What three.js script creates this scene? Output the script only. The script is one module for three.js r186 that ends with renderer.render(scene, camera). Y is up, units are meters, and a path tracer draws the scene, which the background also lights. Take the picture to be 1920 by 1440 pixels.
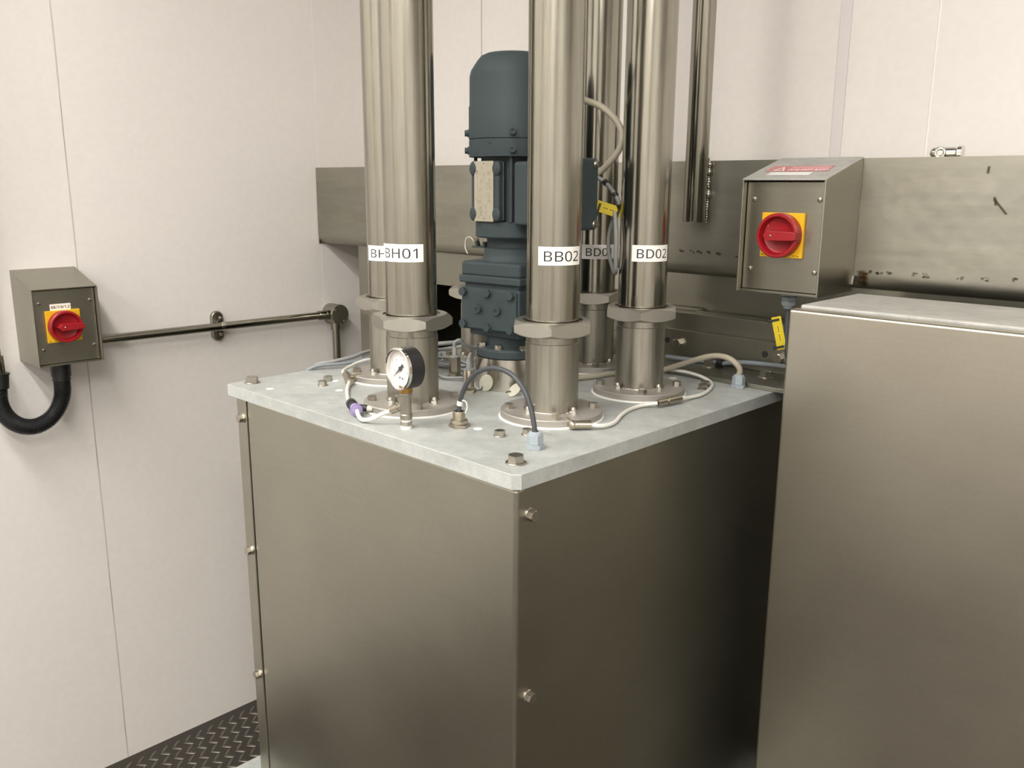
import * as THREE from 'three';
import { RoundedBoxGeometry } from 'three/addons/geometries/RoundedBoxGeometry.js';
import { mergeGeometries } from 'three/addons/utils/BufferGeometryUtils.js';
import { RectAreaLightUniformsLib } from 'three/addons/lights/RectAreaLightUniformsLib.js';

// ---------------------------------------------------------------- camera, light, exposure
const scene = new THREE.Scene();
const rad = THREE.MathUtils.degToRad;
const camera = new THREE.PerspectiveCamera(47.27, 4 / 3, 0.05, 50);
camera.position.set(1.0024, 1.465, 1.0295);
camera.rotation.order = 'YXZ';
camera.rotation.set(rad(-12.7594), rad(44.2063), rad(0.2987));
scene.add(camera);
const renderer = new THREE.WebGLRenderer({ antialias: true });
renderer.toneMapping = THREE.LinearToneMapping;
renderer.toneMappingExposure = 3.95;
renderer.shadowMap.enabled = true;
RectAreaLightUniformsLib.init();
scene.background = new THREE.Color(0x000000);
const CEIL = 2.75;
// ceiling battens: [x, z, length along x, width along z, intensity]
const LAMP_COLOR = new THREE.Color().setRGB(1.0, 0.962, 0.905);
const LAMPS = [[-0.05, 1.2, 1.5, 0.14, 11], [1.9, 1.6, 1.5, 0.14, 18], [-0.05, 2.7, 1.5, 0.14, 10], [1.9, 2.9, 1.5, 0.14, 9]];  // last two are unseen battens added as general fill

// ---------------------------------------------------------------- helpers
let seed = 7;
const rnd = () => { seed = (seed * 1664525 + 1013904223) >>> 0; return seed / 4294967296; };
const used = new Map();
function numbered(n) { const k = used.get(n) ?? 0; used.set(n, k + 1); return k ? `${n}_${String(k).padStart(3, '0')}` : n; }
function thing(name, label, category, pos = [0, 0, 0], group) {
  const o = new THREE.Group(); o.name = numbered(name); o.position.set(...pos); scene.add(o);
  o.userData = { label, category }; if (group) o.userData.group = group;
  return o;
}
function part(name, geo, mat, parent, label) {
  const m = new THREE.Mesh(geo, mat); m.name = name; m.castShadow = m.receiveShadow = true; parent.add(m);
  if (label) m.userData.label = label;
  return m;
}
function solo(name, geo, mat, label, category, group) {
  const m = part(numbered(name), geo, mat, scene, label); m.userData.category = category; if (group) m.userData.group = group; return m;
}
function struct(name) { const o = new THREE.Group(); o.name = name; o.userData.kind = 'structure'; scene.add(o); return o; }
function ni(g) { const r = g.index ? g.toNonIndexed() : g; for (const k of Object.keys(r.attributes)) if (!['position', 'normal', 'uv'].includes(k)) r.deleteAttribute(k); return r; }
function mg(list) { return list.length === 1 ? ni(list[0]) : mergeGeometries(list.map(ni)); }
function box(w, h, d, x = 0, y = 0, z = 0) { const g = new THREE.BoxGeometry(w, h, d); g.translate(x, y, z); return g; }
function bx(x0, x1, y0, y1, z0, z1) { return box(x1 - x0, y1 - y0, z1 - z0, (x0 + x1) / 2, (y0 + y1) / 2, (z0 + z1) / 2); }
function rbx(x0, x1, y0, y1, z0, z1, r = 0.002, s = 2) { const g = new RoundedBoxGeometry(x1 - x0, y1 - y0, z1 - z0, s, r); g.translate((x0 + x1) / 2, (y0 + y1) / 2, (z0 + z1) / 2); return g; }
function cyl(r0, r1, y0, y1, seg = 48, x = 0, z = 0) { const g = new THREE.CylinderGeometry(r1, r0, y1 - y0, seg); g.translate(x, (y0 + y1) / 2, z); return g; }
function lathe(p, seg = 64, x = 0, z = 0) { const g = new THREE.LatheGeometry(p.map(a => new THREE.Vector2(a[0], a[1])), seg); g.translate(x, 0, z); return flat(g, 0.6); }
function flat(g, ang) { // split normals at sharp edges
  const n = ni(g); return crease(n, ang);
}
function crease(g, ang) {
  const p = g.attributes.position, N = p.count, fn = [], map = new Map(), cosA = Math.cos(ang);
  const a = new THREE.Vector3(), b = new THREE.Vector3(), c = new THREE.Vector3();
  const key = i => `${Math.round(p.getX(i) * 2e5)},${Math.round(p.getY(i) * 2e5)},${Math.round(p.getZ(i) * 2e5)}`;
  for (let i = 0; i < N; i += 3) {
    a.fromBufferAttribute(p, i); b.fromBufferAttribute(p, i + 1); c.fromBufferAttribute(p, i + 2);
    const n = b.sub(a).cross(c.sub(a)); const l = n.length(); fn.push(l > 1e-14 ? n.clone().divideScalar(l) : new THREE.Vector3());
    for (let k = 0; k < 3; k++) { const s = key(i + k); if (!map.has(s)) map.set(s, []); map.get(s).push(i / 3); }
  }
  const out = new Float32Array(N * 3), v = new THREE.Vector3();
  for (let i = 0; i < N; i++) {
    const f = fn[(i / 3) | 0]; v.set(0, 0, 0);
    for (const j of map.get(key(i))) if (fn[j].dot(f) > cosA) v.add(fn[j]);
    if (v.lengthSq() < 1e-12) v.set(0, 1, 0); v.normalize(); out.set([v.x, v.y, v.z], i * 3);
  }
  g.setAttribute('normal', new THREE.BufferAttribute(out, 3)); return g;
}
function metric(g) { // uv in metres from the dominant face direction
  const q = ni(g), p = q.attributes.position, n = q.attributes.normal, uv = new Float32Array(p.count * 2);
  for (let i = 0; i < p.count; i += 3) {
    let x = 0, y = 0, z = 0; for (let k = 0; k < 3; k++) { x += Math.abs(n.getX(i + k)); y += Math.abs(n.getY(i + k)); z += Math.abs(n.getZ(i + k)); }
    for (let k = 0; k < 3; k++) {
      const X = p.getX(i + k), Y = p.getY(i + k), Z = p.getZ(i + k);
      const [u, v] = y >= x && y >= z ? [X, Z] : x >= z ? [Z, Y] : [X, Y];
      uv[(i + k) * 2] = u; uv[(i + k) * 2 + 1] = v;
    }
  }
  q.setAttribute('uv', new THREE.BufferAttribute(uv, 2)); return q;
}
const V = a => new THREE.Vector3(a[0], a[1], a[2]);
function tube(pts, r, seg = 8, n = 0) { return new THREE.TubeGeometry(new THREE.CatmullRomCurve3(pts.map(V), false, 'centripetal'), n || pts.length * 8, r, seg, false); }
function rod(a, b, r, seg = 20, r2 = r) { // straight capped cylinder between two points
  const A = V(a), B = V(b), d = B.clone().sub(A), g = new THREE.CylinderGeometry(r2, r, d.length(), seg);
  g.applyQuaternion(new THREE.Quaternion().setFromUnitVectors(new THREE.Vector3(0, 1, 0), d.clone().normalize()));
  const m = A.add(B).multiplyScalar(0.5); g.translate(m.x, m.y, m.z); return g;
}
// hexagonal prism with chamfered corners; axis y, a corner at angle a0 (atan2(z, x)), across flats af
function hexGeo(af, y0, y1, a0 = 0, hole = 0, seg = 48, both = false) {
  const P = [], I = [], rc = af / 2 * 0.985, tan = Math.tan(rad(30));
  const rh = t => { let q = (t - a0) % (Math.PI / 3); if (q < 0) q += Math.PI / 3; return (af / 2) / Math.cos(q - Math.PI / 6); };
  const rows = hole ? 6 : 4;
  for (let i = 0; i <= seg; i++) {
    const t = a0 + i / seg * 2 * Math.PI, R = rh(t), drop = Math.max(0, R - rc) * tan, c = Math.cos(t), s = Math.sin(t);
    const ring = [[hole || 1e-5, y0], [both ? rc : R, y0], [R, both ? y0 + drop : y0], [R, y1 - drop], [rc, y1], [hole || 1e-5, y1]];
    for (const [r, y] of ring) P.push(r * c, y, r * s);
  }
  const K = 6;
  for (let i = 0; i < seg; i++) for (let k = 0; k < K; k++) {
    if (k === K - 1 && !hole) continue;
    const a = i * K + k, b = i * K + (k + 1) % K, c = (i + 1) * K + k, d = (i + 1) * K + (k + 1) % K;
    I.push(a, b, c, c, b, d);
  }
  const g = new THREE.BufferGeometry(); g.setAttribute('position', new THREE.Float32BufferAttribute(P, 3));
  g.setAttribute('uv', new THREE.Float32BufferAttribute(new Float32Array(P.length / 3 * 2), 2)); g.setIndex(I);
  const q = g.toNonIndexed(); q.setAttribute('normal', new THREE.Float32BufferAttribute(new Float32Array(q.attributes.position.count * 3), 3));
  return crease(q, 0.35);
}
// patch of a cylinder wall (a sticker wrapped on a pipe): screen-right runs towards smaller azimuth
function wrap(r, az0, az1, y0, y1, n = 24, t = 0.0004) {
  const P = [], U = [], I = [];
  for (let i = 0; i <= n; i++) {
    const a = rad(az0 + (az1 - az0) * i / n), R = r + t;
    for (const [y, v] of [[y0, 0], [y1, 1]]) { P.push(R * Math.cos(a), y, R * Math.sin(a)); U.push(i / n, v); }
    if (i < n) { const k = i * 2; I.push(k, k + 2, k + 1, k + 1, k + 2, k + 3); }
  }
  const g = new THREE.BufferGeometry(); g.setAttribute('position', new THREE.Float32BufferAttribute(P, 3)); g.setAttribute('uv', new THREE.Float32BufferAttribute(U, 2)); g.setIndex(I); g.computeVertexNormals(); return g;
}
// ---------------------------------------------------------------- textures
function hash(x, y, s) { let h = (x * 374761393 + y * 668265263 + s * 974634777) | 0; h = Math.imul(h ^ (h >>> 13), 1274126177); return ((h ^ (h >>> 16)) >>> 0) / 4294967296; }
function vnoise(x, y, s, px, py) { // tileable value noise with periods px, py
  const xi = Math.floor(x), yi = Math.floor(y), fx = x - xi, fy = y - yi, u = fx * fx * (3 - 2 * fx), v = fy * fy * (3 - 2 * fy), m = (a, b) => ((a % b) + b) % b;
  const h = (i, j) => hash(m(xi + i, px), m(yi + j, py), s);
  return (h(0, 0) * (1 - u) + h(1, 0) * u) * (1 - v) + (h(0, 1) * (1 - u) + h(1, 1) * u) * v;
}
function texture(n, f, srgb = true) {
  const d = new Uint8Array(n * n * 4);
  for (let j = 0; j < n; j++) for (let i = 0; i < n; i++) {
    const c = f(i / n, j / n), k = (j * n + i) * 4, q = x => Math.max(0, Math.min(255, Math.round(x * 255)));
    if (typeof c === 'number') { d[k] = d[k + 1] = d[k + 2] = q(c); } else { d[k] = q(c[0]); d[k + 1] = q(c[1]); d[k + 2] = q(c[2]); }
    d[k + 3] = 255;
  }
  const t = new THREE.DataTexture(d, n, n); t.wrapS = t.wrapT = THREE.RepeatWrapping; t.magFilter = THREE.LinearFilter; t.minFilter = THREE.LinearMipmapLinearFilter; t.generateMipmaps = true;
  if (srgb) t.colorSpace = THREE.SRGBColorSpace; t.needsUpdate = true; return t;
}
const rep = (t, u, v = u) => { const c = t.clone(); c.repeat.set(u, v); c.needsUpdate = true; return c; };
const fbm = (u, v, s, k, oct = 4) => { let a = 0, w = 0, g = 1, f = k; for (let o = 0; o < oct; o++) { a += g * vnoise(u * f, v * f, s + o, f, f); w += g; g *= 0.55; f *= 2; } return a / w; };
// rolled sheet: fine horizontal grain and cloudy handling marks
const sheetTex = texture(512, (u, v) => { const g = vnoise(u * 16, v * 256, 1, 16, 256), c = fbm(u, v, 5, 4), s = vnoise(u * 256, v * 256, 9, 256, 256); return 0.94 + 0.014 * (g - 0.5) + 0.07 * (c - 0.5) + 0.02 * (s - 0.5); });
const sheetRough = texture(512, (u, v) => 0.82 + 0.3 * (fbm(u, v, 21, 4) - 0.5) + 0.04 * (vnoise(u * 16, v * 256, 3, 16, 256) - 0.5), false);
// drawn pipe: grain runs along the pipe
const pipeTex = texture(512, (u, v) => { const g = vnoise(u * 128, v * 8, 1, 128, 8), c = fbm(u, v, 15, 4); return 0.92 + 0.07 * (g - 0.5) + 0.10 * (c - 0.5); });
const pipeRough = texture(512, (u, v) => 0.78 + 0.35 * (vnoise(u * 96, v * 8, 4, 96, 8) - 0.5) + 0.3 * (fbm(u, v, 31, 4) - 0.5), false);
// machined aluminium plate dusted with flour
const plateTex = texture(1024, (u, v) => { const c = fbm(u, v, 41, 6, 5), d = fbm(u, v, 61, 40, 3), s = hash(Math.floor(u * 1024), Math.floor(v * 1024), 3); const t = 0.81 + 0.14 * (c - 0.5) + 0.11 * (d - 0.5) + 0.10 * (s - 0.5); return [t * 0.995, t, t * 0.99]; });
const wallTex = texture(512, (u, v) => { const c = fbm(u, v, 71, 3), s = vnoise(u * 128, v * 128, 8, 128, 128); const t = 0.955 + 0.03 * (c - 0.5) + 0.015 * (s - 0.5); return [t, t * 0.993, t * 0.98]; });
const grainBump = texture(256, (u, v) => 0.5 + 0.5 * (vnoise(u * 128, v * 128, 12, 128, 128) - 0.5) + 0.4 * (vnoise(u * 32, v * 32, 13, 32, 32) - 0.5), false);
function canvasTex(w, h, draw) {
  const c = document.createElement('canvas'); c.width = w; c.height = h; const x = c.getContext('2d'); draw(x, w, h);
  const t = new THREE.CanvasTexture(c); t.colorSpace = THREE.SRGBColorSpace; t.anisotropy = 4; return t;
}
// ---------------------------------------------------------------- materials
const lin = (r, g, b) => new THREE.Color().setRGB(r, g, b);
const std = (c, roughness, metalness = 0, extra = {}) => new THREE.MeshStandardMaterial({ color: c, roughness, metalness, ...extra });
const M = {
  wall: std(lin(0.79, 0.77, 0.76), 0.5, 0, { map: rep(wallTex, 0.8) }),
  joint: std(lin(0.47, 0.44, 0.39), 0.8),
  jointLight: std(lin(0.82, 0.80, 0.78), 0.5),
  cover: std(lin(0.64, 0.61, 0.61), 0.5),
  sheet: std(lin(0.42, 0.406, 0.343), 0.42, 1, { map: rep(sheetTex, 1.6), roughnessMap: rep(sheetRough, 1.1) }),
  door: std(lin(0.50, 0.472, 0.398), 0.42, 1, { map: rep(sheetTex, 1.6), roughnessMap: rep(sheetRough, 1.1) }),
  dustySheen: std(lin(0.64, 0.625, 0.60), 0.55, 0.2, { map: rep(plateTex, 2.5) }),  // flour dust on the cabinet body; on the hood lid a painted reflection
  pipe: std(lin(0.385, 0.37, 0.312), 0.23, 1, { map: rep(pipeTex, 1, 3), roughnessMap: rep(pipeRough, 1, 3) }),
  sleeve: std(lin(0.44, 0.42, 0.36), 0.48, 1, { map: rep(pipeTex, 1, 0.5), roughnessMap: rep(pipeRough, 1, 0.5) }),
  bright: std(lin(0.55, 0.52, 0.46), 0.24, 1),
  chrome: std(lin(0.72, 0.70, 0.67), 0.10, 1),
  nut: std(lin(0.465, 0.452, 0.405), 0.36, 0.95, { bumpMap: rep(grainBump, 6), bumpScale: 0.0003 }),
  bolt: std(lin(0.44, 0.41, 0.36), 0.32, 1),
  plate: std(lin(0.64, 0.66, 0.655), 0.55, 0.2, { map: rep(plateTex, 1.5) }),
  flange: std(lin(0.46, 0.44, 0.40), 0.6, 0.75, { map: rep(sheetTex, 3) }),
  sealant: std(lin(0.70, 0.69, 0.66), 0.7),
  nickel: std(lin(0.43, 0.385, 0.31), 0.3, 1),
  brass: std(lin(0.45, 0.27, 0.08), 0.3, 1),
  motor: new THREE.MeshPhysicalMaterial({ color: lin(0.042, 0.058, 0.062), roughness: 0.62, specularIntensity: 0.6 }),
  motorDark: std(lin(0.022, 0.03, 0.032), 0.55),
  black: std(lin(0.012, 0.012, 0.013), 0.45),
  rubber: std(lin(0.02, 0.022, 0.025), 0.5),
  hose: std(lin(0.014, 0.015, 0.016), 0.42),
  cable: std(lin(0.045, 0.05, 0.056), 0.5),
  greyCable: std(lin(0.24, 0.245, 0.24), 0.5),
  blueCable: std(lin(0.18, 0.205, 0.22), 0.5),
  beige: std(lin(0.36, 0.325, 0.25), 0.5),
  white: std(lin(0.74, 0.73, 0.70), 0.4),
  tube: std(lin(0.66, 0.65, 0.60), 0.35),
  gland: std(lin(0.30, 0.345, 0.375), 0.45),
  purple: std(lin(0.30, 0.24, 0.44), 0.4),
  yellow: std(lin(0.72, 0.40, 0.008), 0.42),
  tagYellow: std(lin(0.60, 0.46, 0.01), 0.45),
  red: std(lin(0.30, 0.008, 0.013), 0.38),
  cream: std(lin(0.55, 0.54, 0.44), 0.5),
  floor: std(lin(0.072, 0.066, 0.056), 0.42, 0.75),
  lug: std(lin(0.21, 0.19, 0.16), 0.30, 0.9),
  ceiling: std(lin(0.74, 0.73, 0.71), 0.7),
  lamp: new THREE.MeshStandardMaterial({ color: 0xffffff, emissive: LAMP_COLOR, emissiveIntensity: 6, roughness: 0.5 }),
  ink: std(lin(0.02, 0.02, 0.02), 0.6),
};
const PL = 1.139, XW = -1.125, ZW = -0.62, XR = 3.3, ZF = 3.6;

// ---------------------------------------------------------------- the room
{
  const w = struct('wall_left');   // white sheeted panels with sealed joints
  part('backing', bx(XW - 0.12, XW - 0.006, 0, CEIL, ZW - 0.12, ZF + 0.12), M.joint, w);
  const js = [ZW, -0.386, 0.276, 1.4, 2.5, ZF];
  for (let i = 0; i < js.length - 1; i++) part('panel', metric(bx(XW - 0.006, XW, 0, CEIL, js[i] + (i ? 0.0012 : 0), js[i + 1] - 0.0012)), M.wall, w);
  part('joint_sealant', tube(Array.from({ length: 28 }, (_, i) => [XW - 0.0014, i * 0.1, 0.276 + 0.0008 * Math.sin(i * 1.7)]), 0.0021, 6, 120), M.joint, w, 'grey sealed joint line');
  part('joint_sealant', tube([[XW - 0.0016, 0, -0.386], [XW - 0.0016, CEIL, -0.386]], 0.0018, 6, 4), M.jointLight, w);
  const b = struct('wall_back');
  part('backing', bx(XW - 0.12, XR + 0.12, 0, CEIL, ZW - 0.12, ZW - 0.006), M.joint, b);
  const jb = [XW, -0.717, 0.245, 0.409, 1.4, 2.4, XR];
  for (let i = 0; i < jb.length - 1; i++) part('panel', metric(bx(jb[i] + 0.0012, jb[i + 1] - 0.0012, 0, CEIL, ZW - 0.006, ZW)), M.wall, b);
  part('joint_strip', metric(rbx(0.2345, 0.2555, 0, CEIL, ZW, ZW + 0.003, 0.001, 1)), M.cover, b, 'grey strip covering a panel joint');
  part('joint_sealant', tube([[0.409, 0, ZW - 0.001], [0.409, CEIL, ZW - 0.001]], 0.0022, 6, 4), M.jointLight, b);
  const r = struct('wall_right'); part('panel', metric(bx(XR, XR + 0.12, 0, CEIL, ZW - 0.12, ZF + 0.12)), M.wall, r);
  const f = struct('wall_front'); part('panel', metric(bx(XW - 0.12, XR + 0.12, 0, CEIL, ZF, ZF + 0.12)), M.wall, f);
  const c = struct('ceiling'); part('slab', bx(XW - 0.12, XR + 0.12, CEIL, CEIL + 0.12, ZW - 0.12, ZF + 0.12), M.ceiling, c);
  const fl = struct('floor');
  part('tread_plate', bx(XW - 0.12, XR + 0.12, -0.12, 0, ZW - 0.12, ZF + 0.12), M.floor, fl, 'dark steel tread plate');
  // raised lugs of the tread plate, crossing directions
  const lugs = [], proto = new THREE.SphereGeometry(1, 8, 5, 0, Math.PI * 2, 0, Math.PI / 2);
  const put = (x, z, a) => { const g = proto.clone(); g.scale(0.0155, 0.0022, 0.0042); g.rotateY(a); g.translate(x, 0, z); lugs.push(g); };
  for (let i = 0; i < 34; i++) for (let j = -20; j < 32; j++) {
    const x = -1.1326 + i * 0.043, z = 0.022 + j * 0.032 + (i % 2 ? 0.016 : 0) - 0.005;
    if (x < XW + 0.012 || z < -0.58) continue;
    put(x, z, -rad(51)); if (x + 0.0215 < 0.3) put(x + 0.0215, z + 0.008, rad(40));
  }
  const lg = part('tread_lugs', mg(lugs), M.lug, fl, 'raised lugs of the tread plate'); lg.userData.kind = 'stuff';
}
// ceiling lamps, the last two added out of view as fill
for (const [x, z, lx, lz, I] of LAMPS) {
  const t = thing('ceiling_light', 'long white batten light on the ceiling, out of view', 'ceiling light', [x, CEIL, z], 'ceiling battens');
  part('housing', rbx(-lx / 2 - 0.03, lx / 2 + 0.03, -0.045, 0, -lz / 2 - 0.02, lz / 2 + 0.02, 0.006), M.white, t);
  part('diffuser', rbx(-lx / 2, lx / 2, -0.06, -0.045, -lz / 2, lz / 2, 0.004), M.lamp, t, 'glowing diffuser');
  const L = new THREE.RectAreaLight(LAMP_COLOR, I, lx, lz); L.name = 'lamp_light'; L.position.set(0, -0.0625, 0); L.rotation.x = -Math.PI / 2; L.castShadow = true; t.add(L);
}

// ---------------------------------------------------------------- bolt shapes
const boltGeoCache = new Map();
function hexBolt(af, h, washer, seg = 24) {
  const k = `${af}|${h}|${washer}`; if (!boltGeoCache.has(k)) {
    const l = [hexGeo(af, washer ? 0.0016 : 0, h, 0.3, 0, seg)];
    if (washer) l.push(lathe([[1e-5, 0], [washer, 0], [washer, 0.0012], [washer - 0.0006, 0.0018], [1e-5, 0.0018]], 24));
    boltGeoCache.set(k, mg(l));
  } return boltGeoCache.get(k);
}
function putBolt(name, parent, p, af, h, washer, dir = 'y', spin = 0, mat = M.bolt) {
  const m = part(name, hexBolt(af, h, washer), mat, parent); m.position.set(...p);
  if (dir === 'z') m.rotation.set(Math.PI / 2, spin, 0); else if (dir === 'x') m.rotation.set(0, 0, -Math.PI / 2); else m.rotation.y = spin;
  return m;
}
const acorn = mg([hexGeo(0.0085, 0, 0.005, 0.2, 0, 24), lathe([[0.0036, 0.005], [0.0036, 0.0075], [0.0026, 0.0098], [1e-5, 0.0108]], 16)]);
const screwGeo = lathe([[1e-5, 0], [0.0042, 0], [0.0042, 0.0006], [0.0034, 0.0019], [0.0015, 0.0026], [1e-5, 0.0027]], 20);

// ---------------------------------------------------------------- machine enclosure
{
  const t = thing('machine_enclosure', 'stainless box enclosure with a thick bolted aluminium top plate', 'machine', [0, 0, 0]);
  const x0 = -0.318, x1 = 0.3315, z0 = -0.325, z1 = 0.3315, y0 = 0.4, y1 = PL - 0.0195;
  // front sheet folds round the corner into a narrow return, side sheet behind
  part('front_panel', metric(rbx(-0.2855, x1, y0, y1, z1 - 0.02, z1, 0.0055, 4)), M.sheet, t);
  part('corner_flange', metric(rbx(x0, -0.2885, y0, y1, z1 - 0.02, z1 - 0.0005, 0.0015, 2)), M.sheet, t);
  part('side_panel', metric(bx(x1 - 0.004, x1 - 0.0008, y0, y1, z0, z1 - 0.045)), M.sheet, t);
  part('side_return', metric(bx(x1 - 0.004, x1, y0, y1, z1 - 0.0455, z1 - 0.0145)), M.sheet, t);
  part('inner_body', bx(x0 + 0.002, x1 - 0.005, y0, y1, z0, z1 - 0.021), M.sheet, t);
  part('base_plate', metric(rbx(-0.372, 0.372, 0.388, y0, -0.372, 0.372, 0.001, 1)), M.plate, t);
  part('plinth', metric(bx(-0.30, 0.30, 0, 0.388, -0.30, 0.30)), M.sheet, t);
  for (const y of [1.0858, 0.8508, 0.6148]) putBolt('bolt', t, [-0.3005, y, z1 - 0.0005], 0.0125, 0.0095, 0.0085, 'z', 0.4);
  for (const y of [1.0829, 0.8421, 0.6]) putBolt('bolt', t, [x1, y, 0.3086], 0.0125, 0.0095, 0.0085, 'x');
  // top plate: 19 mm aluminium with chamfered front corner
  const h = 0.3375, s = new THREE.Shape(); const c = 0.0085;
  s.moveTo(-h, -h); s.lineTo(h, -h); s.lineTo(h, h - c); s.lineTo(h - c, h); s.lineTo(-h + 0.004, h); s.lineTo(-h, h - 0.004); s.lineTo(-h, -h);
  const pg = new THREE.ExtrudeGeometry(s, { depth: 0.0183, bevelEnabled: true, bevelThickness: 0.0006, bevelSize: 0.0006, bevelOffset: -0.0006, bevelSegments: 1 });
  pg.rotateX(Math.PI / 2); pg.translate(0, PL - 0.0006, 0);
  const pl = part('top_plate', metric(pg), M.plate, t, 'flour-dusted aluminium top plate');
  for (const [x, z] of [[-0.3135, 0.303], [0.303, 0.303]]) putBolt('corner_bolt', pl, [x, PL, z], 0.0182, 0.0108, 0.0132, 'y', 0.5);
  for (const [x, z, sp] of [[-0.2132, 0.2307, 0.1], [-0.2378, 0.2035, 0.4], [0.2072, 0.2348, 0.2], [0.2279, 0.203, 0.5], [0.2459, -0.1979, 0.3], [0.236, -0.222, 0.7]]) putBolt('bolt', pl, [x, PL, z], 0.013, 0.0085, 0.0085, 'y', sp);
  const plug = lathe([[1e-5, 0.0006], [0.0058, 0.0006], [0.0064, 0]], 20);
  for (const [x, z] of [[-0.2534, 0.3052], [0.1601, 0.2302], [-0.1649, 0.2314], [0.1627, -0.2358], [-0.2296, 0.1951]]) { const m = part('hole_plug', plug, M.sealant, pl, 'small white filled hole'); m.position.set(x, PL, z); }
}

// ---------------------------------------------------------------- riser pipes
const RING = 0.21225, RP = 0.0384, CAMAZ = { BB02: 48.4, BH01: 39.2, BH02: 37.9, BX: 43.75, BD01: 51.1, BD02: 54.2 };
const gShape = {
  flange: lathe([[RP, 0], [0.0738, 0], [0.0738, 0.0105], [0.0726, 0.0117], [RP, 0.0117]], 72),
  bead: new THREE.TorusGeometry(0.0745, 0.0022, 6, 64).rotateX(Math.PI / 2),
  weld: new THREE.TorusGeometry(RP + 0.0006, 0.0018, 6, 48).rotateX(Math.PI / 2),
  sleeve: lathe([[RP, 0], [RP, 0.1095], [RP - 0.0008, 0.1105], [RP - 0.0008, 0.1205], [0.03, 0.1205]], 64),
  ferrule: lathe([[RP - 0.0012, 0], [RP + 0.0044, 0], [RP + 0.0044, 0.002], [RP - 0.0012, 0.002]], 48),
  upper: new THREE.CylinderGeometry(RP - 0.0006, RP - 0.0006, CEIL - (PL + 0.1415), 64, 1, true).translate(0, (CEIL + PL + 0.1415) / 2 - PL, 0),
  cap: lathe([[1e-5, 0.1405], [0.03, 0.1405], [0.034, 0.139]], 48),
};
function labelTex(txt) {
  return canvasTex(384, 128, (x, w, h) => { x.fillStyle = '#f4f2ee'; x.fillRect(0, 0, w, h); x.fillStyle = '#15130f'; x.font = '96px sans-serif'; x.textAlign = 'center'; x.textBaseline = 'middle'; x.setTransform(w * 0.86 / x.measureText(txt).width, 0, 0, 1, w / 2 + 8, h / 2 + 4); x.fillText(txt, 0, 0); });
}
function riser(code, ang, nutAz, label, o = {}) {
  const t = thing(o.name ?? 'riser_pipe', label, o.cat ?? 'pipe', [RING * Math.cos(rad(ang)), PL, RING * Math.sin(rad(ang))], 'pipes standing round the gear motor');
  const ca = CAMAZ[code];
  const fl = part('flange', gShape.flange, M.flange, t);
  for (let k = 0; k < 4; k++) { const a = rad(ca + (o.fb ?? -6) + k * 90); putBolt('bolt', fl, [0.0615 * Math.cos(a), 0.0117, 0.0615 * Math.sin(a)], 0.0118, 0.0075, 0, 'y', a * 0.7, M.bolt); }
  for (let k = 0; k < 4; k++) { const a = rad(ca + 47 + k * 90); const m = part('acorn_nut', acorn, M.chrome, fl); m.position.set(0.0455 * Math.cos(a), 0.0117, 0.0455 * Math.sin(a)); }
  const s = part('sealant_bead', gShape.bead, M.sealant, t, 'white sealant bead round the flange'); s.position.y = 0.0005;
  const sl = part('sleeve', gShape.sleeve, M.sleeve, t); const w = part('weld', gShape.weld, M.bright, sl); w.position.y = 0.0122;
  const n = part('union_nut', hexGeo(0.1055, 0.1215, 0.1415, rad(nutAz), RP + 0.0042, 96, true), M.nut, t, 'large hexagonal union nut');
  if (o.cap) { part('blank_cap', gShape.cap, M.nut, t); part('cap_ring', lathe([[0.03, 0.1385], [RP + 0.0042, 0.1385], [RP + 0.0042, 0.1405], [0.03, 0.1405]], 48), M.nut, t); return t; }
  const fr = part('ferrule', gShape.ferrule, M.bright, t); fr.position.y = 0.137;
  part('upper_pipe', gShape.upper, M.pipe, t, 'polished upper pipe');
  const ly = o.ly - PL; part('label', wrap(RP - 0.0006, ca - o.a0, ca - o.a1, ly - 0.0125, ly + 0.0125), new THREE.MeshStandardMaterial({ map: labelTex(code), roughness: 0.45 }), t, `white sticker reading ${code}`);
  return t;
}
riser('BB02', 30, 49.5, 'steel riser pipe with white sticker BB02', { ly: 1.3717, a0: -33, a1: 68 });
riser('BH01', 90, 39.2 + 90 - 49, 'steel riser pipe with white sticker BH01', { ly: 1.3707, a0: -80, a1: 29 });
riser('BH02', 150, 37.9 + 30, 'steel riser pipe behind BH01, its sticker half hidden', { ly: 1.3547, a0: -68, a1: 45 });
riser('BX', 210, 43.75 + 20, 'short capped pipe stub without an upper pipe, behind the gear motor', { name: 'pipe_stub', cat: 'pipe stub', cap: true });
riser('BD01', 270, 51.1 + 34, 'steel riser pipe with white sticker BD01', { ly: 1.3517, a0: -36, a1: 62 });
riser('BD02', 330, 55, 'steel riser pipe with white sticker BD02', { ly: 1.3646, a0: -28, a1: 70 });

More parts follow.
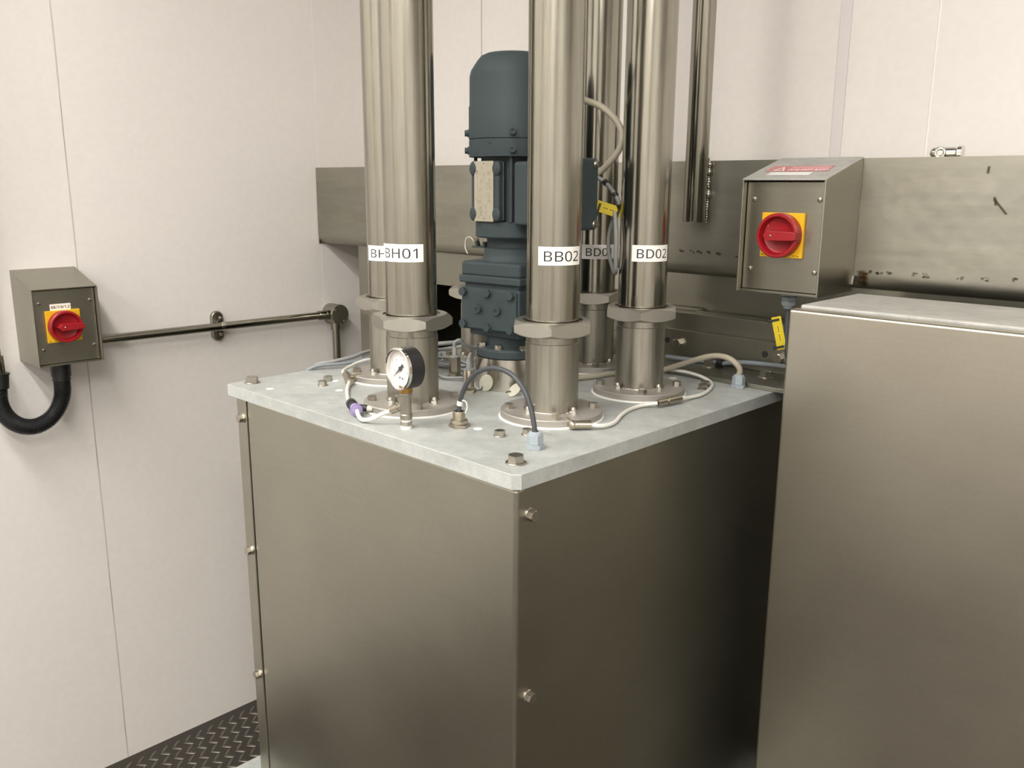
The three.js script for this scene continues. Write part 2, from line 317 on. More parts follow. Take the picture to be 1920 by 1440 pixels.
// ---------------------------------------------------------------- gear motor
{
  const t = thing('gear_motor', 'blue-grey vertical gear motor in the ring of steel pipes', 'motor', [0, PL, 0]);
  const Y = y => y - PL;
  part('pedestal', lathe([[0.03, 0], [0.0605, 0], [0.0605, Y(1.1915)], [0.03, Y(1.1915)]], 72), M.bright, t, 'shiny turned steel pedestal');
  const fl = part('foot_flange', lathe([[0.02, Y(1.1917)], [0.057, Y(1.1917)], [0.0585, Y(1.193)], [0.0585, Y(1.203)], [0.056, Y(1.2065)], [0.043, Y(1.2085)], [0.043, Y(1.24)]], 64), M.motor, t);
  for (const a of [25, 70, 115, 205, 295]) putBolt('bolt', fl, [0.0505 * Math.cos(rad(a)), Y(1.2065), 0.0505 * Math.sin(rad(a))], 0.0105, 0.0075, 0.0075, 'y', 0.2, M.bright);
  // gear housing, turned a few degrees
  const g = part('gear_housing', mg([rbx(-0.0585, 0.0585, Y(1.236), Y(1.305), -0.0585, 0.0585, 0.004), rbx(-0.055, 0.055, Y(1.3), Y(1.315), -0.055, 0.055, 0.003)]), M.motor, t);
  g.rotation.y = rad(7);
  const rib = part('rib', mg([rbx(-0.05, 0.05, Y(1.226), Y(1.24), -0.05, 0.05, 0.004)]), M.motor, g);
  const cov = part('cover_plate', mg([rbx(-0.0555, 0.0555, Y(1.239), Y(1.3025), 0.0575, 0.0625, 0.0018)]), M.motor, g);
  for (const [x, y] of [[-0.05, 1.2975], [0, 1.2985], [0.046, 1.2975], [-0.05, 1.2455], [0, 1.2435], [0.046, 1.2435]]) putBolt('cover_bolt', g, [x, Y(y), 0.062], 0.0125, 0.007, 0.0082, 'z', 0.3, M.motor);
  const pg = lathe([[0.003, 0.0045], [0.003, 0.006], [0.0068, 0.006], [0.0072, 0.005], [0.0072, 0]], 20);
  for (const x of [-0.0195, 0.0195]) { const p = part('drain_plug', pg, M.motor, g); p.position.set(x, Y(1.272), 0.0622); p.rotation.x = Math.PI / 2; const d = part('socket', new THREE.CylinderGeometry(0.0031, 0.0031, 0.001, 6), M.ink, g); d.position.set(x, Y(1.272), 0.0672); d.rotation.x = Math.PI / 2; }
  for (const [x, y] of [[-0.0195, 1.2865], [0.024, 1.2865]]) part('raised_mark', box(0.012, 0.0012, 0.0012, x, Y(y), 0.0627), M.motor, g);
  // adapter block with a stepped waist
  const a = part('adapter_block', mg([rbx(-0.0595, 0.0595, Y(1.3225), Y(1.3465), -0.0595, 0.0595, 0.006, 3), rbx(-0.062, 0.062, Y(1.312), Y(1.3245), -0.062, 0.062, 0.003, 2)]), M.motor, t); a.rotation.y = rad(7);
  part('neck', lathe([[0.052, Y(1.346)], [0.047, Y(1.352)], [0.0455, Y(1.358)], [0.0455, Y(1.366)], [0.041, Y(1.368)], [0.041, Y(1.384)]], 56), M.motor, t);
  part('bearing_shield', lathe([[0.03, Y(1.3835)], [0.0565, Y(1.3835)], [0.059, Y(1.386)], [0.059, Y(1.409)], [0.045, Y(1.4095)]], 64), M.motor, t);
  // finned stator
  const st = part('stator', lathe([[0.05, Y(1.409)], [0.05, Y(1.509)]], 48), M.motorDark, t);
  for (let k = 0; k < 32; k++) {
    const d = k * 360 / 32 + 3; if (Math.abs(((d - 90 + 540) % 360) - 180) < 26 || Math.abs(((d + 540) % 360) - 180) < 34) continue;
    const f = part('cooling_fin', finGeo(), M.motor, st); f.rotation.y = -rad(d);
  }
  function finGeo() { return finGeo.g ??= rbx(0.048, 0.0618, Y(1.4115), Y(1.5), -0.0013, 0.0013, 0.001, 1); }
  for (const d of [48, 135, 225, 318]) part('tie_rod', cyl(0.003, 0.003, Y(1.409), Y(1.509), 12, 0.0588 * Math.cos(rad(d)), 0.0588 * Math.sin(rad(d))), M.motor, st);
  // pads either side of the rating plate, then the plate itself facing +z
  const pad = part('rating_plate_pad', mg([rbx(-0.0325, 0.0285, Y(1.41), Y(1.5015), 0.04, 0.0605, 0.003), ...[[-0.0265, 1.49], [-0.0265, 1.421], [0.0245, 1.49], [0.0245, 1.421]].map(([x, y]) => { const q = new THREE.SphereGeometry(0.0085, 16, 10); q.scale(1, 1.3, 0.5); q.translate(x, Y(y), 0.0605); return q; })]), M.motor, t);
  const npTex = canvasTex(256, 600, (x, w, h) => {
    x.fillStyle = '#aaa392'; x.fillRect(0, 0, w, h); x.save(); x.translate(0, h); x.rotate(-Math.PI / 2); // text runs bottom to top
    x.fillStyle = '#4a463d'; x.font = 'bold 34px sans-serif'; x.fillText('CE', 470, 48);
    let s = 3; const r = () => { s = (s * 16807) % 2147483647; return s / 2147483647; };
    for (let row = 0; row < 12; row++) { let p = 24; const y = 22 + row * 18; while (p < 560) { const l = 8 + r() * 46; if (r() > 0.42 && !(row < 3 && p > 430)) { x.fillStyle = r() > 0.5 ? '#5d574c' : '#8c8474'; for (let q = p; q < p + l; q += 6) x.fillRect(q, y + r() * 2, 3.5, 7); } p += l + 8 + r() * 30; } }
    x.fillRect(30, 92, 320, 2.5); x.restore(); x.fillStyle = '#3a372f'; for (const yy of [26, h - 26]) { x.beginPath(); x.arc(w / 2, yy, 6, 0, 7); x.fill(); }
  });
  const npm = new THREE.MeshStandardMaterial({ map: npTex, roughness: 0.4, metalness: 0.2 });
  const np = part('rating_plate', new THREE.BoxGeometry(0.042, 0.0915, 0.001), npm, t, 'cream metal rating plate with small print'); np.position.set(-0.002, Y(1.4555), 0.0618);
  // fan cowl
  part('cowl_ring', lathe([[0.05, Y(1.508)], [0.0688, Y(1.508)], [0.0692, Y(1.5095)], [0.0692, Y(1.533)], [0.068, Y(1.5345)]], 72), M.motor, t);
  part('fan_cowl', lathe([[0.068, Y(1.5347)], [0.0694, Y(1.5355)], [0.0694, Y(1.5835)], [0.0682, Y(1.5855)], [0.0679, Y(1.628)], [0.0655, Y(1.6375)], [0.056, Y(1.652)], [0.05, Y(1.659)], [0.042, Y(1.6625)], [1e-5, Y(1.6645)]], 72), M.motor, t);
  for (const d of [46, 136, 226, 316]) for (const y of [1.5445, 1.518]) {
    const b = part('cowl_screw', lathe([[1e-5, 0], [0.0062, 0], [0.0062, 0.0022], [0.0048, 0.0022], [0.0048, 0.0068], [0.003, 0.0068], [0.003, 0.005], [1e-5, 0.005]], 18), M.motor, t);
    b.position.set(0.069 * Math.cos(rad(d)), Y(y), 0.069 * Math.sin(rad(d))); b.rotation.set(0, -rad(d), -Math.PI / 2, 'YXZ');
  }
  const hole = part('drain_hole', new THREE.CylinderGeometry(0.0018, 0.0018, 0.0006, 12), M.ink, t); hole.position.set(0.0693 * Math.cos(rad(76)), Y(1.527), 0.0693 * Math.sin(rad(76))); hole.rotation.set(0, -rad(76), -Math.PI / 2, 'YXZ');
  // terminal box on the +x side
  const tb = part('terminal_box', mg([rbx(0.05, 0.113, Y(1.405), Y(1.5), -0.05, 0.05, 0.005), rbx(0.113, 0.1325, Y(1.398), Y(1.506), -0.055, 0.055, 0.006)]), M.motor, t);
  for (const [y, z] of [[1.497, -0.046], [1.497, 0.046], [1.407, -0.046], [1.407, 0.046]]) putBolt('cover_screw', tb, [0.1325, Y(y), z], 0.0085, 0.006, 0.0058, 'x', 0, M.bolt);
  for (const y of [1.484, 1.433]) part('cable_entry', mg([rod([0.088, Y(y), -0.049], [0.088, Y(y), -0.058], 0.0105, 6), rod([0.088, Y(y), -0.058], [0.088, Y(y), -0.068], 0.0085, 16)]), M.gland, tb, 'pale grey cable entry');
  // tab with a lead seal wire on the waist
  const tab = part('seal_tab', mg([rbx(-0.058, -0.028, Y(1.3655), Y(1.368), 0.018, 0.036, 0.001), cyl(0.004, 0.004, Y(1.368), Y(1.375), 6, -0.036, 0.027)]), M.motor, t);
  part('seal_wire', tube([[-0.05, Y(1.372), 0.034], [-0.062, Y(1.382), 0.036], [-0.068, Y(1.38), 0.038], [-0.07, Y(1.365), 0.039], [-0.063, Y(1.355), 0.04]], 0.001, 6), M.cream, tab);
  part('lead_seal', mg([rod([-0.049, Y(1.369), 0.03], [-0.046, Y(1.379), 0.037], 0.0045, 12)]), M.bolt, tab);
}

// ---------------------------------------------------------------- pressure gauge
{
  const t = thing('pressure_gauge', 'round black dial pressure gauge on a steel tee fitting', 'gauge', [0.0892, PL, 0.298]);
  const Y = y => y - PL;
  part('tape_seal', mg([cyl(0.0075, 0.0075, 0, 0.0045, 20), cyl(0.0068, 0.0068, Y(1.1485), Y(1.153), 20)]), M.white, t, 'white thread tape');
  part('hex_nipple', hexGeo(0.0145, Y(1.1432), Y(1.149), 0.4, 0, 24, true), M.bolt, t);
  part('tee_body', mg([lathe([[0.004, Y(1.1525)], [0.0085, Y(1.1525)], [0.0085, Y(1.159)], [0.0077, Y(1.16)], [0.0077, Y(1.1855)], [0.0086, Y(1.1865)], [0.0086, Y(1.1895)], [0.004, Y(1.1895)]], 32), rod([0, Y(1.172), 0], [-0.013, Y(1.1665), 0.003], 0.0052, 16)]), M.sleeve, t);
  part('branch_nipple', rod([-0.012, Y(1.167), 0.003], [-0.0255, Y(1.161), 0.006], 0.0062, 6), M.nickel, t);
  part('brass_hex', hexGeo(0.0165, Y(1.1895), Y(1.1995), 0.2, 0, 24, true), M.brass, t, 'brass hexagon');
  const dial = new THREE.Group(); 
  const cy = Y(1.2235), R = 0.0283;
  const z = (g) => { g.rotateX(Math.PI / 2); g.translate(0, cy, 0); return g; };
  const cs = part('case', z(lathe([[1e-5, -0.0145], [R - 0.002, -0.0145], [R, -0.0125], [R, 0.0085]], 56)), M.black, t, 'black drum case');
  part('bezel', z(lathe([[R, 0.0083], [R + 0.0006, 0.0085], [R + 0.0006, 0.0125], [R - 0.0012, 0.0132], [R - 0.0028, 0.0122], [R - 0.003, 0.006]], 56)), M.chrome, cs, 'thin bright bezel');
  const ft = canvasTex(512, 512, (x, w) => {
    x.fillStyle = '#d9d6d2'; x.fillRect(0, 0, w, w); x.translate(w / 2, w / 2); x.strokeStyle = x.fillStyle = '#4a4744'; x.lineCap = 'round';
    for (let k = 0; k <= 40; k++) { const a = rad(135 + k * 6.75), l = k % 10 ? (k % 5 ? 12 : 18) : 30; x.lineWidth = k % 10 ? 2 : 4; x.beginPath(); x.moveTo(212 * Math.cos(a), 212 * Math.sin(a)); x.lineTo((212 - l) * Math.cos(a), (212 - l) * Math.sin(a)); x.stroke(); }
    for (const d of [160, 225, 300, 15]) { x.beginPath(); x.arc(150 * Math.cos(rad(d)), 150 * Math.sin(rad(d)), 9, 0, 7); x.fill(); } for (const [p, q] of [[-30, 130], [34, 136]]) { x.beginPath(); x.arc(p, q, 17, 0, 7); x.fill(); }
  });
  const face = part('dial_face', new THREE.CircleGeometry(R - 0.0028, 48).translate(0, cy, 0.0068), new THREE.MeshStandardMaterial({ map: ft, roughness: 0.6 }), cs);
  const nd = part('needle', (() => { const s = new THREE.Shape(); s.moveTo(-0.021, 0); s.lineTo(0, -0.0013); s.lineTo(0.009, -0.0022); s.lineTo(0.009, 0.0022); s.lineTo(0, 0.0013); s.lineTo(-0.021, 0); const g = new THREE.ExtrudeGeometry(s, { depth: 0.0006, bevelEnabled: false }); const hub = new THREE.CylinderGeometry(0.003, 0.003, 0.0016, 16).rotateX(Math.PI / 2); const q = mg([g, hub]); q.rotateZ(rad(40)); q.translate(0, cy, 0.0082); return q; })(), M.ink, cs, 'dark pointer');
  part('lens', new THREE.CircleGeometry(R - 0.0025, 48).translate(0, cy, 0.0112), new THREE.MeshPhysicalMaterial({ color: 0xffffff, roughness: 0.03, transmission: 1, thickness: 0, ior: 1.45 }), cs, 'clear glass');
  t.rotation.y = rad(-4);
}

// ---------------------------------------------------------------- cable glands, cables and tubes on the plate
function gland(label, x, z, s, cat = 'cable gland') {
  const t = thing('cable_gland', label, cat, [x, PL, z], 'grey cable glands');
  part('base_hex', hexGeo(0.021 * s, 0, 0.0062 * s, 0.3, 0, 30, true), M.gland, t);
  part('cap_nut', mg([hexGeo(0.0185 * s, 0.0066 * s, 0.0195 * s, 0.5, 0, 30), lathe([[0.0088 * s, 0.0186 * s], [0.0082 * s, 0.0216 * s], [0.0062 * s, 0.0228 * s], [0.0045 * s, 0.0228 * s]], 24)]), M.gland, t);
  part('seal_ring', cyl(0.0075 * s, 0.0075 * s, 0.0055 * s, 0.0072 * s, 20), M.cable, t); return t;
}
gland('pale grey plastic cable gland with the black arched cable', 0.2782, 0.2425, 1);
gland('pale grey plastic cable gland with the thick beige cable', 0.2813, -0.2506, 1);
{
  const t = thing('brass_coupling', 'brassy hexagon coupling in the plate feeding the black arched cable', 'fitting', [0.134, PL, 0.241]);
  part('base_hex', hexGeo(0.0255, 0, 0.005, 0.1, 0, 30, true), M.nickel, t);
  part('lock_nut', hexGeo(0.022, 0.005, 0.0105, 0.5, 0, 30, true), M.nickel, t);
  part('barrel', lathe([[0.0088, 0.0105], [0.0088, 0.0205], [0.0082, 0.0225], [0.006, 0.0225], [0.006, 0.017]], 28), M.nickel, t);
}
{
  const t = thing('black_cable', 'black cable arching over the plate from brassy coupling to grey gland', 'cable');
  part('sheath', tube([[0.134, 1.158, 0.241], [0.1348, 1.1676, 0.2412], [0.1385, 1.1810, 0.2415], [0.1490, 1.2005, 0.2415], [0.1675, 1.2190, 0.2415], [0.1918, 1.2298, 0.2415], [0.2116, 1.2325, 0.2415], [0.2358, 1.2280, 0.2415], [0.2568, 1.2125, 0.2415], [0.2695, 1.1903, 0.2418], [0.2762, 1.1690, 0.2423], [0.2782, 1.156, 0.2425]], 0.0034, 12, 90), M.cable, t);
  part('marker_sleeve', tube([[0.1352, 1.1702, 0.2412], [0.1372, 1.177, 0.2415]], 0.0042, 12, 4), M.white, t, 'white marker sleeve');
  part('cable_tie_tail', tube([[0.1385, 1.178, 0.2415], [0.147, 1.1765, 0.240], [0.148, 1.168, 0.239], [0.144, 1.160, 0.239]], 0.0009, 6), M.white, t);
}
solo('beige_cable', tube([[0.2813, 1.160, -0.2506], [0.2835, 1.170, -0.2490], [0.2790, 1.1785, -0.2460], [0.2673, 1.1865, -0.2440], [0.2471, 1.1891, -0.2430], [0.2268, 1.1854, -0.2420], [0.1960, 1.1737, -0.2420], [0.1642, 1.1600, -0.2400], [0.1320, 1.1475, -0.2280], [0.1050, 1.1445, -0.2050], [0.0823, 1.1445, -0.1706], [0.0738, 1.1445, -0.1367], [0.0640, 1.1445, -0.1080], [0.05, 1.1445, -0.085]], 0.0048, 12, 120), M.beige, 'thick beige cable bowing into a grey gland beside the rail', 'cable');
function pushFit(parent, a, b, r = 0.0056) { const A = V(a), B = V(b), m = A.clone().lerp(B, 0.36), n = A.clone().lerp(B, 0.42); return part('push_fitting', mg([rod(a, m.toArray(), r * 0.92), rod(m.toArray(), n.toArray(), r * 0.72), rod(n.toArray(), b, r)]), M.nickel, parent, 'nickel push-in fitting'); }
{
  const t = thing('white_air_tube', 'white plastic air tube snaking from the BB02 flange round BD02', 'tube');
  part('tube_run', tube([[0.2716, 1.1462, 0.1262], [0.2821, 1.1440, 0.1103], [0.2804, 1.1425, 0.0843], [0.2613, 1.1425, 0.0411], [0.2506, 1.1425, 0.0077], [0.2520, 1.1440, -0.0250], [0.2670, 1.1470, -0.0400]], 0.0029, 10, 70), M.tube, t);
  pushFit(t, [0.2680, 1.147, -0.0400], [0.2755, 1.147, -0.0880]);
  part('tube_run', tube([[0.2750, 1.147, -0.087], [0.2732, 1.1440, -0.1147], [0.2730, 1.1425, -0.1514], [0.2570, 1.1425, -0.2054], [0.2357, 1.1425, -0.2400], [0.2062, 1.1470, -0.2520], [0.17, 1.150, -0.2520], [0.135, 1.1500, -0.240], [0.11, 1.1465, -0.215], [0.1, 1.143, -0.19]], 0.0029, 10, 90), M.tube, t);
  part('elbow', mg([rod([0.2380, 1.1465, 0.1340], [0.2550, 1.1465, 0.1420], 0.0052), new THREE.SphereGeometry(0.0066, 16, 10).translate(0.2560, 1.1465, 0.1425), rod([0.2560, 1.1465, 0.1425], [0.2725, 1.1462, 0.1240], 0.0060)]), M.nickel, t, 'nickel elbow fitting');
}
{
  const t = thing('white_air_tube', 'white plastic air tube looping from the BH02 flange through the purple check valve', 'tube');
  part('tube_run', tube([[-0.206, 1.1500, 0.181], [-0.2250, 1.151, 0.1800], [-0.2480, 1.1505, 0.1620], [-0.2690, 1.1490, 0.1360], [-0.2850, 1.1500, 0.1070], [-0.2900, 1.1510, 0.0780], [-0.2850, 1.150, 0.045], [-0.26, 1.146, 0.01]], 0.0031, 10, 70), M.tube, t);
  part('elbow', mg([rod([-0.196, 1.147, 0.165], [-0.194, 1.147, 0.190], 0.0055), rod([-0.217, 1.150, 0.181], [-0.176, 1.146, 0.203], 0.0062)]), M.nickel, t, 'nickel elbow fitting');
  part('tube_run', tube([[-0.1780, 1.146, 0.2020], [-0.1500, 1.1430, 0.2260], [-0.1183, 1.1430, 0.2485], [-0.0850, 1.1430, 0.2700], [-0.0560, 1.1465, 0.2870], [-0.0374, 1.150, 0.2972]], 0.0031, 10, 50), M.tube, t);
  part('tube_run', tube([[-0.0010, 1.1500, 0.3145], [0.0120, 1.1455, 0.3210], [0.0260, 1.1440, 0.3245], [0.0400, 1.1470, 0.3200], [0.0530, 1.1550, 0.3110], [0.0637, 1.1600, 0.3045]], 0.0031, 10, 50), M.tube, t);
}
{
  const t = thing('check_valve', 'small black and purple inline valve in the white tube', 'valve');
  part('body', mg([rod([-0.0440, 1.1498, 0.2940], [-0.0330, 1.1502, 0.2995], 0.0078, 24), rod([-0.0330, 1.1502, 0.2995], [-0.0160, 1.1502, 0.3075], 0.0063, 20)]), M.rubber, t);
  part('collar', mg([rod([-0.0185, 1.1502, 0.3062], [-0.0085, 1.1500, 0.3108], 0.0066, 24), rod([-0.0085, 1.1500, 0.3108], [-0.0050, 1.1500, 0.3126], 0.0088, 24), rod([-0.005, 1.15, 0.3126], [-0.001, 1.15, 0.3145], 0.0062, 24)]), M.purple, t, 'purple collar');
  part('side_port', mg([rod([-0.026, 1.1495, 0.303], [-0.010, 1.1475, 0.290], 0.0052, 16)]), M.rubber, t);
  part('port_plug', mg([rod([-0.010, 1.1475, 0.290], [-0.004, 1.147, 0.2855], 0.0046, 16, 0.003)]), M.cream, t, 'cream port plug');
}
function sensor(label, x, z, hex) {
  const t = thing('sensor', label, 'sensor', [x, PL, z]);
  part('base_hex', hexGeo(0.0235, 0, 0.005, 0.2, 0, 30, true), M.nickel, t);
  part('lock_nut', hexGeo(0.019, 0.005, 0.009, 0.6, 0, 30, true), M.nickel, t);
  part('barrel', hex ? hexGeo(0.0175, 0.009, 0.0365, 0.35, 0, 30, true) : lathe([[0.0088, 0.009], [0.0088, 0.035], [0.0082, 0.0365], [1e-5, 0.0365]], 28), M.nickel, t);
  part('strain_relief', lathe([[0.0092, 0.0365], [0.0092, 0.0385], [0.0045, 0.0398], [0.0036, 0.052], [0.0026, 0.0535]], 20), M.greyCable, t); return t;
}
sensor('hexagon-barrelled brass sensor behind pipe BH01', -0.1058, 0.0323, true);
sensor('round-barrelled brass sensor beside the white oval tag', -0.0094, 0.0893, false);
const GC = 'loose grey cables behind pipe BH01';
const cab = (pts, r, m, label) => solo('grey_cable', tube(pts, r, 8, pts.length * 14), m, label, 'cable', GC);
cab([[-0.1058, 1.19, 0.0323], [-0.1058, 1.200, 0.0323], [-0.1000, 1.205, 0.0260], [-0.0960, 1.197, 0.0180], [-0.0850, 1.190, -0.005], [-0.075, 1.199, -0.03], [-0.062, 1.208, -0.045], [-0.05, 1.211, -0.06]], 0.0030, M.greyCable, 'grey cable from hexagon sensor up to the motor foot');
cab([[-0.0094, 1.19, 0.0893], [-0.010, 1.198, 0.087], [-0.014, 1.200, 0.080], [-0.025, 1.185, 0.066], [-0.045, 1.160, 0.050], [-0.09, 1.147, 0.012], [-0.14, 1.1445, -0.01], [-0.20, 1.1445, -0.03], [-0.25, 1.1445, -0.02]], 0.0028, M.greyCable, 'grey cable running down from the round sensor');
cab([[-0.352, 1.085, 0.180], [-0.350, 1.125, 0.176], [-0.335, 1.1465, 0.160], [-0.318, 1.152, 0.134], [-0.312, 1.156, 0.098], [-0.318, 1.160, 0.062], [-0.316, 1.160, 0.03], [-0.300, 1.156, -0.01], [-0.285, 1.152, -0.06], [-0.27, 1.148, -0.12], [-0.262, 1.146, -0.18]], 0.0034, M.greyCable, 'pale grey cable bowing past the BH02 flange, upper of the pair');
cab([[-0.350, 1.085, 0.195], [-0.349, 1.125, 0.190], [-0.328, 1.1455, 0.168], [-0.305, 1.148, 0.126], [-0.299, 1.150, 0.092], [-0.304, 1.152, 0.060], [-0.300, 1.151, 0.03], [-0.285, 1.148, -0.02], [-0.262, 1.146, -0.07], [-0.235, 1.1455, -0.04], [-0.18, 1.1455, 0.0], [-0.12, 1.1455, -0.03], [-0.08, 1.1455, -0.09]], 0.0034, M.blueCable, 'pale grey cable bowing past the BH02 flange, lower of the pair');
cab([[-0.30, 1.1445, -0.10], [-0.25, 1.1445, -0.05], [-0.20, 1.146, -0.012], [-0.15, 1.15, 0.0], [-0.11, 1.152, -0.02], [-0.075, 1.149, -0.04], [-0.07, 1.146, -0.08]], 0.0028, M.greyCable, 'grey cable coiled beside the capped pipe stub');
cab([[-0.29, 1.1445, -0.03], [-0.23, 1.151, -0.028], [-0.17, 1.157, -0.018], [-0.12, 1.157, -0.008], [-0.085, 1.15, 0.0], [-0.07, 1.1455, 0.03], [-0.1, 1.1445, 0.06], [-0.13, 1.1445, 0.05]], 0.0026, M.greyCable, 'thin grey cable looped in front of the capped pipe stub');
cab([[-0.33, 1.152, -0.1], [-0.29, 1.157, -0.13], [-0.25, 1.158, -0.2], [-0.2, 1.155, -0.225], [-0.12, 1.1475, -0.23], [-0.05, 1.1475, -0.3]], 0.0045, M.greyCable, 'thick pale cable behind the capped pipe stub');
function ovalTag(label, p, q, w, h) {
  const t = thing('oval_tag', label, 'tag', p); const s = new THREE.Shape(); s.absellipse(0, 0, w, h, 0, Math.PI * 2); const ho = new THREE.Path(); ho.absellipse(-w * 0.45, -h * 0.5, 0.0016, 0.0016, 0, Math.PI * 2); s.holes.push(ho);
  const g = new THREE.ExtrudeGeometry(s, { depth: 0.0012, bevelEnabled: true, bevelSize: 0.0003, bevelThickness: 0.0003, bevelSegments: 1, curveSegments: 32 });
  part('disc', g, M.cream, t); part('tie_wire', tube([[-w * 0.45, -h * 0.5, 0.003], [-w * 0.6, -h * 0.72, 0.005], [-w * 1.0, -h * 0.95, 0.002]], 0.0009, 6), M.black, t); t.rotation.set(...q, 'YXZ'); return t;
}
ovalTag('cream oval tag leaning on the shiny motor pedestal', [0.0120, PL + 0.0158, 0.0712], [rad(20), rad(48), rad(-10)], 0.0105, 0.0152);
ovalTag('cream oval tag lying tilted under the black arched cable', [0.0610, PL + 0.0095, 0.0560], [rad(-35), rad(48), rad(-42)], 0.0072, 0.0135);

// ---------------------------------------------------------------- trough behind, with embossed front
{
  const t = thing('steel_trough', 'long dull stainless trough with a dimpled front, against the white wall', 'trough', [0, 0, 0]);
  const X0 = XW + 0.002, X1 = 2.1, zt = -0.375, yt = 1.5095, yb = 1.3035, R = 0.022, nx = 560;
  const prof = []; for (let k = 0; k <= 46; k++) prof.push([zt, yt - (yt - yb - R) * k / 46, 0, 1]);
  for (let k = 1; k <= 6; k++) { const a = k / 6 * Math.PI / 2; prof.push([zt - R + R * Math.cos(a), yb + R - R * Math.sin(a), a, 0]); }
  prof.push([-0.6, yb, Math.PI / 2, 0]);
  const P = [], U = [], I = [];
  for (let i = 0; i <= nx; i++) {
    const x = X0 + (X1 - X0) * i / nx;
    for (const [z, y, a, on] of prof) {
      let d = 0; if (on) {
        const px = 0.044, py = 0.0205, row = Math.round(y / py), xo = (row % 2) * px / 2, cx = Math.round((x - xo) / px) * px + xo, dx = x - cx, dy = y - row * py, sg = row % 2 ? 1 : -1;
        const u = (dx + sg * dy) * 0.7071, v = (dx - sg * dy) * 0.7071, edge = Math.min(1, Math.max(0, (yt - 0.008 - y) / 0.012), Math.max(0, (y - yb - R) / 0.01));
        const s = x > 0.44 ? 1 : x > 0.2 ? 0.12 : 0.3; d = 0.00038 * s * edge * Math.exp(-(u * u) / (0.0075 ** 2) - (v * v) / (0.0038 ** 2));
      }
      P.push(x, y, z + d); U.push((x - X0) / (X1 - X0), (y - 1.28) / 0.24);
    }
  }
  const K = prof.length; for (let i = 0; i < nx; i++) for (let k = 0; k < K - 1; k++) { const a = i * K + k, b = a + 1, c = a + K, d = c + 1; I.push(a, b, c, c, b, d); }
  const g = new THREE.BufferGeometry(); g.setAttribute('position', new THREE.Float32BufferAttribute(P, 3)); g.setAttribute('uv', new THREE.Float32BufferAttribute(U, 2)); g.setIndex(I); g.computeVertexNormals();
  // smudges, scratches and a rust run, each where the photograph shows it
  const W = 2048, H = 256, ux = x => (x - X0) / (X1 - X0) * W, vy = y => H - (y - 1.28) / 0.24 * H;
  const tex = canvasTex(W, H, (c) => {
    c.fillStyle = '#e6e6e6'; c.fillRect(0, 0, W, H);
    for (let k = 0; k < 2600; k++) { const l = 206 + rnd() * 50 | 0; c.fillStyle = `rgba(${l},${l},${l - 4},0.16)`; const w = 6 + rnd() * 60, h = 4 + rnd() * 18; c.beginPath(); c.ellipse(rnd() * W, rnd() * H, w, h, 0, 0, 7); c.fill(); }
    c.fillStyle = 'rgba(70,62,50,0.55)';
    for (const [x, y] of [[0.076, 1.347], [0.098, 1.347], [0.114, 1.3465], [0.135, 1.347], [0.153, 1.347], [0.195, 1.3455], [0.428, 1.332], [0.447, 1.332], [0.462, 1.333], [0.498, 1.334], [0.516, 1.333], [0.566, 1.334], [0.601, 1.335], [0.637, 1.336]]) { for (let q = 0; q < 5; q++) { c.beginPath(); c.ellipse(ux(x) + (rnd() - 0.5) * 6, vy(y) + (rnd() - 0.5) * 6, 0.5 + rnd() * 1.5, 0.5 + rnd() * 2, rnd() * 3, 0, 7); c.fill(); } }
    c.strokeStyle = 'rgba(60,52,42,0.7)'; c.lineWidth = 2; for (const [a, b, d, e] of [[0.6, 1.452, 0.603, 1.440], [0.600, 1.449, 0.618, 1.428], [0.588, 1.495, 0.587, 1.485]]) { c.beginPath(); c.moveTo(ux(a), vy(b)); c.lineTo(ux(d), vy(e)); c.stroke(); }
    c.strokeStyle = 'rgba(255,255,255,0.35)'; c.lineWidth = 1.2; for (let k = 0; k < 14; k++) { const x = 0.12 + rnd() * 0.14, y = 1.36 + rnd() * 0.12; c.beginPath(); c.moveTo(ux(x), vy(y)); c.lineTo(ux(x + 0.01 + rnd() * 0.03), vy(y - 0.012 + rnd() * 0.02)); c.stroke(); }
    for (let k = 0; k < 60; k++) { c.fillStyle = `rgba(${70 + rnd() * 40 | 0},${44 + rnd() * 20 | 0},20,0.16)`; c.beginPath(); c.ellipse(ux(0.414 + rnd() * 0.012), vy(1.311 + rnd() * 0.022), 1 + rnd() * 2.5, 1 + rnd() * 4, 0, 0, 7); c.fill(); }
  });
  const mt = new THREE.MeshStandardMaterial({ color: lin(0.415, 0.40, 0.35), roughness: 0.54, metalness: 1, map: tex, roughnessMap: rep(sheetRough, 6, 0.6) });
  part('front_sheet', g, mt, t);
  part('lid', metric(bx(X0, X1, yt - 0.003, yt - 0.0002, -0.6, zt - 0.0015)), M.sheet, t);
  part('end_plate', metric(bx(X0, X0 + 0.002, yb, yt - 0.003, -0.6, zt - 0.001)), M.sheet, t);
  part('back_sheet', metric(bx(X0, X1, yb, yt - 0.003, -0.604, -0.6)), M.sheet, t);
}
{
  const t = thing('trough_stand', 'dark steel panel frame carrying the trough, with a black opening', 'stand');
  const zp = -0.42, y1 = 1.303;
  part('upper_panel', metric(bx(-1.0, 2.0, 1.2215, y1, zp - 0.003, zp)), M.sheet, t);
  part('leg_panel', metric(bx(-1.0, -0.73, 0, 1.2215, zp - 0.003, zp)), M.sheet, t);
  part('leg_panel', metric(bx(-0.38, 2.0, 0, 1.2215, zp - 0.003, zp)), M.sheet, t);
  part('inner_lining', mg([bx(-0.99, 1.99, 0, y1, -0.6, -0.597), bx(-1.0, -0.997, 0, y1, -0.6, zp - 0.003), bx(1.997, 2.0, 0, y1, -0.6, zp - 0.003), bx(-0.997, 1.997, 0, 0.003, -0.597, zp - 0.003)]), M.sheet, t);
}
